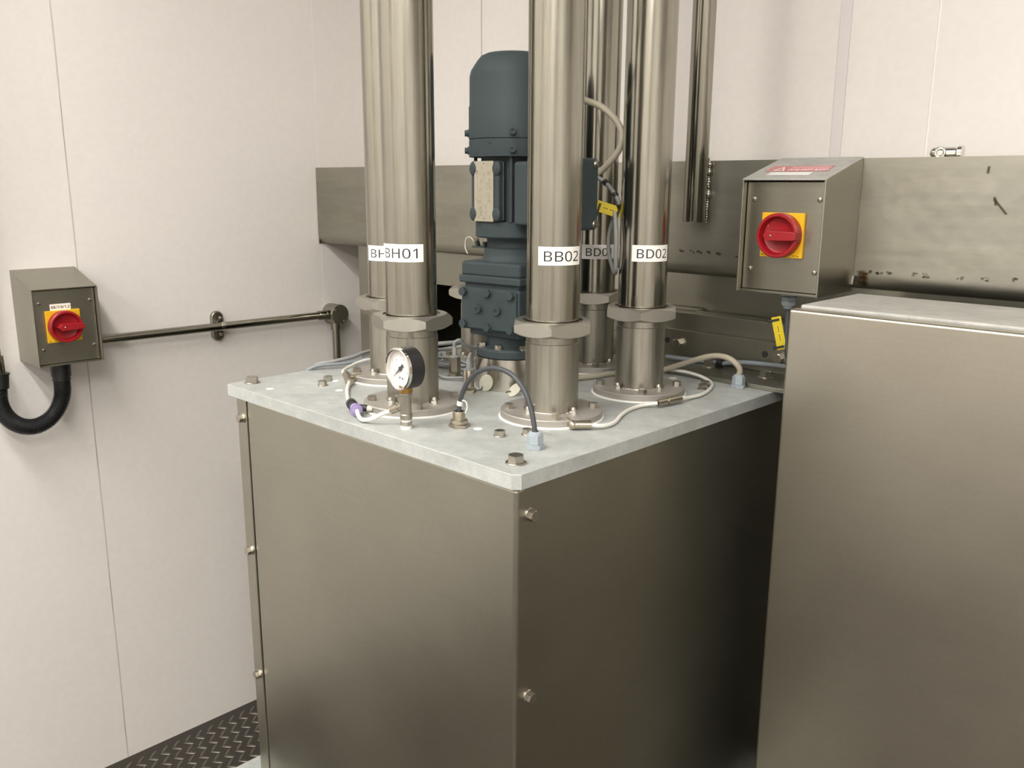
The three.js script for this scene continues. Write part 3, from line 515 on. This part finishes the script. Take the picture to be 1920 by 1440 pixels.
// rails bolted behind the plate
{
  const t = thing('support_rail', 'bolted steel angle rail along the rear edge of the plate', 'rail');
  const a = -0.02, b = 0.425;
  part('foot_leg', metric(rbx(a, b, PL, PL + 0.008, -0.362, -0.262, 0.001, 1)), M.sheet, t);
  part('upright_leg', metric(rbx(a, b, PL + 0.008, 1.2015, -0.370, -0.362, 0.001, 1)), M.sheet, t);
  part('upper_rail', metric(rbx(a - 0.1, b, 1.18, 1.2340, -0.412, -0.3715, 0.002, 2)), M.sheet, t);
  part('shim', metric(bx(0.02, 0.105, 1.2340, 1.2375, -0.412, -0.388)), M.sheet, t);
  for (const x of [0.088, 0.293]) putBolt('bolt', t, [x, 1.1755, -0.362], 0.0165, 0.0095, 0, 'z', 0.4, M.bolt);
  for (const [x, y] of [[0.0625, 1.1785], [0.2665, 1.1788]]) { const m = part('bolt_hole', new THREE.CylinderGeometry(0.0058, 0.0058, 0.0012, 20), M.ink, t, 'dark drilled hole'); m.position.set(x, y, -0.3618); m.rotation.x = Math.PI / 2; }
  for (const [x, z] of [[0.289, -0.3255], [0.172, -0.3345]]) putBolt('foot_bolt', t, [x, PL + 0.008, z], 0.0165, 0.0105, 0.0125, 'y', 0.3);
}
{
  const t = thing('steel_post', 'round steel post welded to the trough front', 'post', [0.1135, 0, -0.3535]);
  part('post_tube', mg([lathe([[0.0165, 1.4025], [0.0197, 1.4025], [0.0202, 1.404], [0.0202, CEIL]], 40)]), M.pipe, t);
  const bl = []; for (let k = 0; k < 26; k++) { const g = new THREE.SphereGeometry(0.0016 + rnd() * rnd() * 0.0034, 8, 6); g.scale(1, 0.8 + rnd() * 0.8, 1); g.translate(0.0145 + rnd() * 0.002, 1.402 + k * 0.0044, -0.0168); bl.push(g); }
  part('weld_bead', mg(bl), M.bright, t, 'lumpy bright weld');
}
{
  const t = thing('chrome_clamp', 'small shiny chrome clamp resting on top of the trough', 'clamp', [0.5, 1.5095, -0.45]);
  part('body', mg([(() => { const g = new THREE.CapsuleGeometry(0.0085, 0.028, 8, 20); g.rotateZ(Math.PI / 2); g.scale(1, 1, 1.2); g.translate(0, 0.0085, 0); return g; })()]), M.chrome, t);
  part('ring', new THREE.TorusGeometry(0.0068, 0.0026, 10, 24).translate(-0.004, 0.008, 0.0105), M.chrome, t);
  part('knob', rod([0.02, 0.0085, 0], [0.026, 0.0085, 0], 0.0102, 20), M.chrome, t);
}

// ---------------------------------------------------------------- isolator switch boxes (built facing +z, turned for the other wall)
function isolator(label, pos, turn, W, yTopF, yTopB, yBot, D, cx, cyy, extra) {
  // local: front at z = 0, back at z = -D, x from 0 to W, world heights
  const t = thing('isolator_box', label, 'switch box', pos); t.rotation.y = turn;
  const th = 0.003, sh = (pts) => { const s = new THREE.Shape(); pts.forEach((p, i) => i ? s.lineTo(...p) : s.moveTo(...p)); return s; };
  const side = x => { const g = new THREE.ExtrudeGeometry(sh([[0, yBot], [0, yTopF], [D, yTopB], [D, yBot]]), { depth: th - 0.0016, bevelEnabled: true, bevelSize: 0.0008, bevelOffset: -0.0008, bevelThickness: 0.0008, bevelSegments: 2 }); g.rotateY(Math.PI / 2); g.translate(x + 0.0008, 0, 0); return g; };
  const lidL = Math.hypot(D, yTopB - yTopF), lidA = Math.atan2(yTopB - yTopF, D);
  const lid = new RoundedBoxGeometry(W, th, lidL, 2, 0.0012); lid.translate(W / 2, -th / 2, -lidL / 2); lid.rotateX(lidA); lid.translate(0, yTopF + 0.0012, 0);
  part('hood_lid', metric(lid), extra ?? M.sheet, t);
  part('hood', metric(mg([side(0), side(W - th), bx(th, W - th, yBot, yBot + th, -D, -0.004), bx(th, W - th, yBot + th, yTopF - 0.004, -D, -D + 0.002)])), M.sheet, t);
  const cp = part('cover_plate', metric(rbx(th + 0.001, W - th - 0.001, yBot + 0.004, yTopF - 0.0035, -0.0150, -0.0130, 0.0006, 1)), M.sheet, t);
  for (const [x, y] of [[0.0165, yTopF - 0.03], [W - 0.0135, yTopF - 0.03], [0.0165, yBot + 0.036], [W - 0.0135, yBot + 0.036]]) { const s = part('screw', screwGeo, M.bolt, cp); s.position.set(x, y, -0.0130); s.rotation.x = Math.PI / 2; part('slot', box(0.006, 0.0008, 0.0006, x, y, -0.0104), M.ink, cp); }
  const sw = new THREE.Group(); sw.name = 'rotary_switch'; sw.position.set(cx, cyy, -0.0130); t.add(sw);
  part('yellow_plate', rbx(-0.0355, 0.0355, -0.0345, 0.0345, 0, 0.006, 0.0012), M.yellow, sw, 'yellow square plate');
  // dished red knob with a raised bar handle
  const kn = lathe([[1e-5, 0.0105], [0.024, 0.0105], [0.0268, 0.012], [0.0288, 0.0215], [0.0296, 0.0235], [0.0325, 0.0235], [0.0342, 0.022], [0.0346, 0.012], [0.034, 0.0062], [0.028, 0.006]], 56); kn.rotateX(Math.PI / 2);
  part('red_knob', kn, M.red, sw, 'dished red knob');
  const hs = sh([[-0.0185, 0], [-0.012, 0.0068], [0.03, 0.0055], [0.0335, 0.0045], [0.0335, -0.0045], [0.03, -0.0055], [-0.012, -0.0068]]);
  const hg = new THREE.ExtrudeGeometry(hs, { depth: 0.0185, bevelEnabled: true, bevelSize: 0.001, bevelThickness: 0.001, bevelSegments: 2 }); hg.translate(0, 0, 0.0105);
  part('handle_bar', hg, M.red, sw, 'red bar handle'); part('centre_screw', new THREE.SphereGeometry(0.0019, 10, 8).translate(-0.006, 0, 0.0305), M.bright, sw);
  part('position_mark', box(0.0022, 0.008, 0.0006, -0.0235, 0.014, 0.0112).rotateZ(rad(-8)), M.yellow, sw, 'yellow position mark');
  part('print', new THREE.PlaneGeometry(0.0135, 0.0042).translate(0.0255, -0.031, 0.00605), new THREE.MeshStandardMaterial({ map: canvasTex(128, 40, (x, w, h) => { x.fillStyle = '#f2bd20'; x.fillRect(0, 0, w, h); x.fillStyle = '#15100a'; x.font = 'bold 34px sans-serif'; x.textAlign = 'center'; x.textBaseline = 'middle'; x.fillText('EATON', w / 2, h / 2 + 1); }), roughness: 0.45 }), sw);
  part('print_dash', box(0.004, 0.0012, 0.0003, -0.031, -0.031, 0.0061), M.ink, sw);
  return { t, lidA, yTopF, th };
}
{
  const r = isolator('red and yellow isolator box with red warning sticker, fixed to the trough', [0.2655, 0, -0.25], 0, 0.1395, 1.4758, 1.5108, 1.3, 0.1245, 0.0705, 1.391, M.dustySheen);  // paler lid colour paints in the wall reflected at a grazing angle
  const red = canvasTex(640, 160, (x, w, h) => {
    x.fillStyle = '#b8283c'; x.fillRect(0, 0, w, h); x.fillStyle = '#f3e9e6'; x.beginPath(); x.moveTo(130, 20); x.lineTo(195, 140); x.lineTo(65, 140); x.closePath(); x.fill(); x.fillStyle = '#b8283c'; x.beginPath(); x.moveTo(130, 52); x.lineTo(168, 124); x.lineTo(92, 124); x.closePath(); x.fill();
    x.fillStyle = '#f3e9e6'; x.font = 'bold 66px sans-serif'; x.textBaseline = 'middle'; x.fillText('FOR HOT MOP', 215, 108, 410); for (let k = 0; k < 34; k++) x.fillRect(225 + k * 11.5, 32 + (k % 3) * 2, 7, 16);
  });
  const stick = (name, w, d, x, s, mat, label, cw = 0) => { const g = new THREE.PlaneGeometry(w, d); g.rotateX(-Math.PI / 2); g.translate(x, 0.0003, -s); g.rotateX(r.lidA); g.translate(0, r.yTopF + 0.0012, 0); part(name, g, mat, r.t, label); };
  stick('warning_sticker', 0.104, 0.033, 0.068, 0.058, new THREE.MeshPhysicalMaterial({ map: red, roughness: 0.18, clearcoat: 0.6, clearcoatRoughness: 0.1 }), 'red warning sticker');
  part('weld_tack', rod([0.1405, 1.312, -0.1195], [0.1415, 1.326, -0.1195], 0.0032, 10), M.bright, r.t, 'bright weld tack');
  stick('blank_sticker', 0.071, 0.018, 0.0655, 0.0285, M.white, 'blank white sticker');
}
{
  const r = isolator('red and yellow isolator box with a small code sticker, on the white wall', [-1.0, 0, 0.4185], Math.PI / 2, 0.1355, 1.244, 1.278, 1.078, 0.1245, 0.0610, 1.1625);
  const tx = canvasTex(320, 96, (x, w, h) => { x.fillStyle = '#f3ede2'; x.fillRect(0, 0, w, h); x.fillStyle = '#2c2620'; x.font = 'bold 58px sans-serif'; x.textAlign = 'center'; x.textBaseline = 'middle'; x.fillText('BB/7/8/1,2', w / 2, h / 2, 290); });
  part('code_sticker', new THREE.PlaneGeometry(0.0425, 0.0145).translate(0.0590, 1.2035, -0.0125), new THREE.MeshStandardMaterial({ map: tx, roughness: 0.5 }), r.t, 'white code sticker');
}
// ---------------------------------------------------------------- corrugated hose and conduits on the white wall
{
  const t = thing('corrugated_hose', 'black corrugated hose looping in a U under the wall isolator box', 'hose');
  const X = -1.06, pts = [[X, 1.078, 0.3565], [X, 1.04, 0.3572], [X, 1.0, 0.3595], [X, 0.968, 0.374], [X, 0.9465, 0.397], [X, 0.9390, 0.4245], [X, 0.9465, 0.452], [X, 0.968, 0.4745], [X, 1.0, 0.4865], [X, 1.03, 0.4858], [X, 1.062, 0.4828]];
  const N = 620, g = tube(pts, 1, 18, N), cv = new THREE.CatmullRomCurve3(pts.map(V), false, 'centripetal'), p = g.attributes.position, RR = 19;
  for (let i = 0; i <= N; i++) { const c = cv.getPointAt(i / N), r = 0.0166 + 0.0016 * Math.sin(i / N * 2 * Math.PI * 104); for (let k = 0; k < RR; k++) { const j = i * RR + k; const v = new THREE.Vector3().fromBufferAttribute(p, j).sub(c).setLength(r).add(c); p.setXYZ(j, v.x, v.y, v.z); } }
  g.computeVertexNormals(); part('hose_body', g, M.hose, t);
  part('coupling', mg([rod([X, 1.044, 0.357], [X, 1.078, 0.3565], 0.0205, 28), rod([X, 1.034, 0.3573], [X, 1.046, 0.357], 0.0188, 28)]), M.black, t, 'black end coupling');
  part('coupling', mg([rod([X, 1.036, 0.4853], [X, 1.066, 0.4826], 0.0205, 28), rod([X, 1.066, 0.4826], [X, 1.069, 0.4823], 0.0222, 28)]), M.black, t, 'black end coupling');
}
{
  const t = thing('vertical_conduit', 'grey conduit rising from the black hose coupling', 'conduit');
  part('socket', rod([-1.06, 1.069, 0.4823], [-1.06, 1.105, 0.4835], 0.0145, 28), M.pipe, t);
  part('conduit_tube', rod([-1.06, 1.105, 0.4835], [-1.06, CEIL, 0.4835], 0.0108, 24), M.sheet, t);
}
{
  const t = thing('wall_conduit', 'steel conduit with a round elbow box running along the white wall', 'conduit');
  const X = -1.092, y = 1.107, zc = -0.404;
  part('conduit_tube', rod([X, y + 0.002, 0.283], [X, y - 0.002, zc + 0.03], 0.0105, 32), M.pipe, t);
  part('socket', rod([X, y + 0.002, 0.283], [X, y + 0.0018, 0.268], 0.0125, 32), M.pipe, t);
  part('socket', mg([rod([X, y - 0.002, -0.345], [X, y - 0.002, -0.366], 0.0132, 32), rod([X, y - 0.002, -0.366], [X, y - 0.002, zc + 0.02], 0.0145, 32)]), M.pipe, t);
  const eb = part('elbow_box', mg([rod([XW + 0.001, y - 0.003, zc], [X + 0.016, y - 0.003, zc], 0.0285, 48)]), M.sleeve, t);
  part('lid', rod([X + 0.016, y - 0.003, zc], [X + 0.0185, y - 0.003, zc], 0.0285, 48, 0.0278), M.sheet, eb, 'dark round lid');
  for (const [a, b] of [[-0.017, 0.014], [0.013, -0.019]]) { const s = part('lid_screw', screwGeo, M.chrome, eb); s.scale.setScalar(0.75); s.position.set(X + 0.0185, y - 0.003 + b, zc - a); s.rotation.z = -Math.PI / 2; }
  part('socket', rod([X, y - 0.02, zc + 0.004], [X, y - 0.047, zc + 0.004], 0.0145, 32), M.pipe, t);
  part('drop_tube', rod([X, y - 0.047, zc + 0.004], [X, 0.25, zc + 0.004], 0.0112, 32), M.pipe, t);
}
{
  const t = thing('saddle_clamp', 'oval saddle clamp holding the conduit to the white wall', 'clamp', [0, 1.106, -0.051]);
  const s = new THREE.Shape(); const w = 0.0135, h = 0.0225; s.absarc(0, h, w, 0, Math.PI, false); s.absarc(0, -h, w, Math.PI, Math.PI * 2, false);
  const g = new THREE.ExtrudeGeometry(s, { depth: 0.008, bevelEnabled: true, bevelSize: 0.0025, bevelThickness: 0.003, bevelSegments: 3 }); g.rotateY(Math.PI / 2); g.translate(XW + 0.004, 0, 0);
  part('base', g, M.sleeve, t);
  part('band', mg([new THREE.CylinderGeometry(0.0118, 0.0118, 0.009, 32).rotateX(Math.PI / 2).translate(-1.092, 0.001, -0.002), bx(-1.104, -1.101, -0.027, 0.027, -0.0065, 0.0025), bx(-1.1145, -1.101, -0.0115, 0.0135, -0.0065, 0.0025)]), M.bright, t);
  for (const y of [0.0215, -0.0205]) { const m = part('screw', lathe([[1e-5, 0.006], [0.0028, 0.0055], [0.0042, 0.0035], [0.0046, 0]], 18), M.sheet, t); m.position.set(-1.101, y, -0.002); m.rotation.z = -Math.PI / 2; }
}
// ---------------------------------------------------------------- cabinet
{
  const t = thing('steel_cabinet', 'large stainless cabinet with a plain door in front of the trough', 'cabinet', [0, 0, 0]);
  part('body', metric(rbx(0.4355, 1.35, 0.3, 1.3035, -0.325, -0.135, 0.003, 2)), M.dustySheen, t, 'flour-dusted body');
  part('door_gasket', bx(0.441, 1.345, 0.306, 1.2985, -0.1355, -0.131), M.rubber, t, 'dark door gasket');
  part('door', metric(rbx(0.4313, 1.355, 0.296, 1.2995, -0.1312, -0.1085, 0.0045, 3)), M.door, t);
  part('plinth', metric(bx(0.45, 1.34, 0, 0.3, -0.32, -0.14)), M.sheet, t);
}
// ---------------------------------------------------------------- cables round the motor terminal box and the right-hand box
solo('beige_cable', tube([[0.088, 1.484, -0.066], [0.1018, 1.4833, -0.085], [0.1247, 1.4994, -0.087], [0.1428, 1.5175, -0.087], [0.1490, 1.5339, -0.087], [0.1466, 1.5490, -0.087], [0.1304, 1.5693, -0.086], [0.1058, 1.5864, -0.083], [0.0870, 1.5960, -0.062], [0.0900, 1.612, -0.020], [0.115, 1.66, 0.030], [0.138, 1.73, 0.053], [0.140, 1.9, 0.056], [0.140, CEIL, 0.056]], 0.0052, 12, 160), M.beige, 'thick beige motor cable arching up from the terminal box', 'cable');
{
  const t = thing('motor_sensor_cable', 'grey cable strapped with black ties hanging in a loop by the terminal box', 'cable');
  part('sheath', tube([[0.088, 1.484, -0.063], [0.0960, 1.4810, -0.080], [0.1129, 1.4734, -0.087], [0.1260, 1.4637, -0.088], [0.1370, 1.4515, -0.089], [0.1450, 1.4380, -0.091], [0.1440, 1.4290, -0.096], [0.1342, 1.4200, -0.099], [0.1262, 1.4060, -0.0975], [0.1218, 1.3848, -0.096], [0.1238, 1.3596, -0.095], [0.1321, 1.3390, -0.094], [0.1440, 1.3300, -0.086], [0.1560, 1.337, -0.072], [0.1600, 1.36, -0.066], [0.1580, 1.39, -0.068], [0.1480, 1.425, -0.076]], 0.0033, 10, 150), M.greyCable, t);
  for (const [p, q] of [[[0.1165, 1.472, -0.087], [0.1215, 1.468, -0.087]], [[0.136, 1.454, -0.089], [0.1395, 1.449, -0.089]], [[0.1438, 1.437, -0.0915], [0.1452, 1.431, -0.0935]], [[0.143, 1.4275, -0.097], [0.139, 1.4235, -0.098]]]) part('cable_tie', rod(p, q, 0.0048, 12), M.black, t, 'black cable tie');
}
function cableTag(label, pos, rot, w, h) {
  const t = thing('cable_tag', label, 'tag', pos); t.rotation.set(...rot, 'YXZ');
  const s = new THREE.Shape(); s.moveTo(-w / 2, -h / 2); s.lineTo(w / 2, -h / 2); s.lineTo(w / 2, h / 2); s.lineTo(-w / 2, h / 2); s.lineTo(-w / 2, -h / 2);
  for (const e of [-1, 1]) { const p = new THREE.Path(), c = e * (w / 2 - 0.0045); p.moveTo(c - 0.002, -h * 0.3); p.lineTo(c + 0.002, -h * 0.3); p.lineTo(c + 0.002, h * 0.3); p.lineTo(c - 0.002, h * 0.3); p.lineTo(c - 0.002, -h * 0.3); s.holes.push(p); }
  part('plate', new THREE.ExtrudeGeometry(s, { depth: 0.0012, bevelEnabled: true, bevelSize: 0.0004, bevelThickness: 0.0004, bevelSegments: 1 }), M.tagYellow, t);
  for (const e of [-1, 1]) part('cable_tie', mg([rbx(e * (w / 2 - 0.0045) - 0.0016, e * (w / 2 - 0.0045) + 0.0016, -h / 2 - 0.0035, h * 0.28, 0.0012, 0.0038, 0.0006, 1), rbx(e * (w / 2 - 0.0045) - 0.003, e * (w / 2 - 0.0045) + 0.003, -h / 2 - 0.0062, -h / 2 - 0.0018, -0.002, 0.0036, 0.0008, 1)]), M.black, t, 'black cable tie');
  const tx = canvasTex(192, 40, (x, W2, H2) => { x.fillStyle = '#e0c31a'; x.fillRect(0, 0, W2, H2); x.fillStyle = '#4a3f10'; for (let k = 0; k < 11; k++) if (k !== 5) x.fillRect(8 + k * 16.5, 10 + (k % 2) * 2, 10, 20); });
  part('print', new THREE.PlaneGeometry(w * 0.5, h * 0.3).translate(0, 0, 0.00165), new THREE.MeshStandardMaterial({ map: tx, roughness: 0.5 }), t);
  return t;
}
cableTag('small yellow cable tag beside the motor terminal box', [0.1305, 1.4290, -0.083], [0, rad(38), rad(-17)], 0.040, 0.0165);
{
  const t = thing('cable_gland', 'grey plastic gland under the isolator box fixed to the trough', 'cable gland', [0.335, 0, -0.300]);
  part('base_hex', hexGeo(0.024, 1.2925, 1.3, 0.4, 0, 30, true), M.gland, t);
  part('cap_nut', mg([hexGeo(0.0215, 1.2775, 1.2915, 0.2, 0, 30, true), lathe([[0.0045, 1.272], [0.0075, 1.272], [0.0095, 1.2775]], 24)]), M.gland, t);
  part('tail_cable', tube([[0, 1.276, 0], [0, 1.25, 0.001], [0.002, 1.22, 0.002], [0.006, 1.19, 0.0], [0.012, 1.168, -0.018], [0.03, 1.1615, -0.03], [0.08, 1.1615, -0.034], [0.2, 1.1615, -0.034]], 0.0042, 10, 60), M.cable, t, 'dark cable');
}
cableTag('yellow cable tag hanging under the trough isolator box', [0.3265, 1.2315, -0.291], [0, rad(25), rad(-76)], 0.054, 0.0145);
{
  const t = thing('blue_grey_cable', 'blue-grey cable lying along the rail with a black plug', 'cable');
  part('sheath', tube([[0.0815, 1.1535, -0.330], [0.1195, 1.1515, -0.345], [0.1540, 1.1515, -0.352], [0.1830, 1.1525, -0.350]], 0.0042, 10, 40), M.blueCable, t);
  part('sheath', tube([[0.1940, 1.1540, -0.346], [0.2084, 1.1580, -0.345], [0.2399, 1.1620, -0.348], [0.2706, 1.1630, -0.352], [0.3151, 1.1650, -0.352], [0.4, 1.165, -0.352]], 0.0042, 10, 50), M.blueCable, t);
  part('plug', mg([rod([0.1815, 1.1525, -0.350], [0.1960, 1.1545, -0.346], 0.0062, 16)]), M.black, t, 'black plug'); part('tie_tail', tube([[0.19, 1.158, -0.345], [0.194, 1.163, -0.342], [0.199, 1.164, -0.341]], 0.0009, 6), M.black, t);
}
renderer.render(scene, camera);
